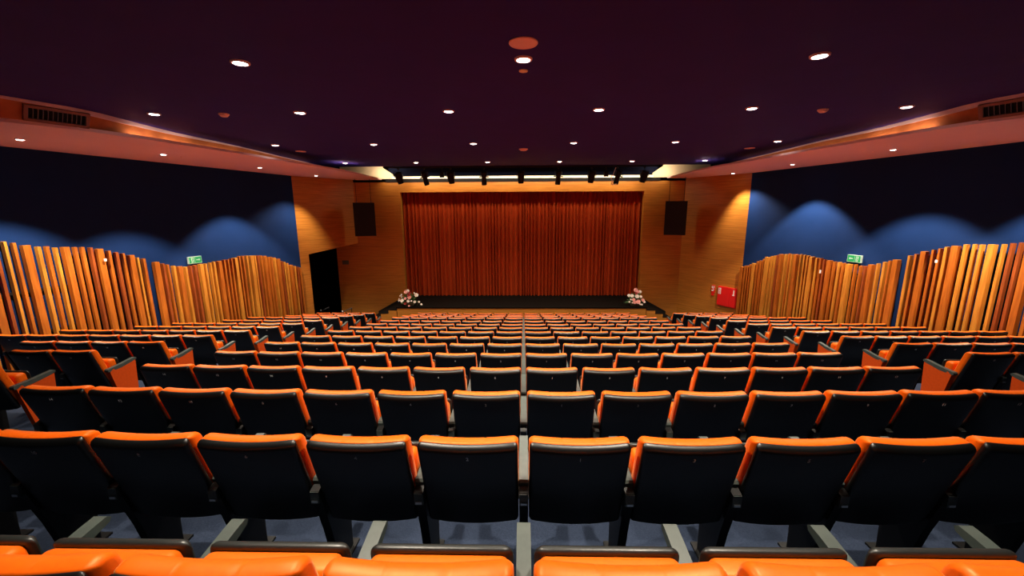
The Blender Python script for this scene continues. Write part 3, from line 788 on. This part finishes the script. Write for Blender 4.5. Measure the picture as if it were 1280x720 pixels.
def make_seat(name, hand, end_panel):
    """hand: side (-1 / +1) on which this seat carries its armrest and stand"""
    t = thing(name, 'seat', 'theatre seat')
    for nm in ('back_shell', 'back_cushion', 'seat_cushion', 'seat_pan'): link(nm, SM[nm], t)
    def side_set(s, panel):
        a = link('armrest', SM['armrest'], t); a.location.x = s * W / 2
        if panel:
            p_ = link('side_panel', SM['side_panel'], t); p_.location.x = s * W / 2
            f_ = link('panel_foot', SM['panel_foot'], p_)
        else:
            b_ = link('armrest_block', SM['arm_block'], t); b_.location.x = s * W / 2
            link('bolt_plate', SM['bolt'], b_)
            s_ = link('stand', SM['stand'], t); s_.location.x = s * W / 2
            link('foot_plate', SM['foot_plate'], s_)
    side_set(hand, False)
    if end_panel: side_set(-hand if end_panel == 'other' else hand, True)
    return t
PROTO = {}
def place(kind, hand, panel, x, y, z, rot, num, label, group):
    key = (kind, hand, panel)
    if key not in PROTO:
        t = make_seat('theatre_seat', hand, panel); PROTO[key] = t
        t.location = (x, y, z); t.rotation_euler = (0, 0, rot); t['label'] = label; t['group'] = group
    else:
        t = copy_tree(PROTO[key], (x, y, z), rot, label, group)
    # each copy carries its own number
    for ch in list(t.children):
        if ch.name.startswith('seat_number'): bpy.data.objects.remove(ch)
    nlist.append((t, num))
nlist = []
def row_words(k):
    return '%s row from the bottom' % ORD[k] if k < 7 else '%s row from the stage' % ORD[14 - k]
for k in range(15):
    n = {0: 4, 1: 6}.get(k, 7)
    for s in (-1, 1):
        for i in range(n):
            x = s * (i + .5) * W
            # armrest on the seat's outer side; the first seat right of the middle also carries the middle one
            key = 'middle' if (s > 0 and i == 0) else 'plain'
            side = 'left' if s < 0 else 'right'
            lab = 'black-backed orange seat in centre block, %s, %s %s of middle' % (row_words(k), ORD[i], side)
            panel = None
            place(key, s if key == 'plain' else 1, panel, x, ROW_Y(k) + off(x), row_floor(k) + (.006 if k == 0 else 0), 0, 2 * i + (2 if s < 0 else 1), lab, 'theatre seats of the centre block')
# the middle armrest belongs to the first seat on the right: add it to each of those
for t, num in nlist:
    if num == 1:
        a = link('armrest', SM['armrest'], t); a.location.x = -W / 2
        b_ = link('armrest_block', SM['arm_block'], t); b_.location.x = -W / 2
        link('bolt_plate', SM['bolt'], b_)
        s_ = link('stand', SM['stand'], t); s_.location.x = -W / 2
        link('foot_plate', SM['foot_plate'], s_)
SIDE = {3: 1, 4: 2, 5: 4, 6: 7, 7: 7, 8: 6, 9: 6, 10: 5, 11: 5, 12: 4, 13: 4, 14: 4}
for s in (-1, 1):
    pw = W
    for k, n in SIDE.items():
        for i in range(n):
            x = s * ((XI_L if s < 0 else XI_R) + (i + .5) * pw)
            side = 'left' if s < 0 else 'right'
            first = i == 0
            lab = ('orange panelled end seat of %s block beside the aisle, %s row from the stage' % (side, ORD[14 - k])) if first else ('black-backed orange seat in %s block, %s row from the stage, %s from aisle' % (side, ORD[14 - k], ORD[i]))
            place('side', s, 'other' if first else None, x, ROW_Y(k) + .075, row_floor(k) + (.006 if k == 0 else 0), 0, 2 * (i + 7) + (2 if s < 0 else 1), lab, 'theatre seats of the %s block' % side)
for t, num in nlist:
    link('seat_number', num_mesh(num), t)
print('seats', len(nlist))
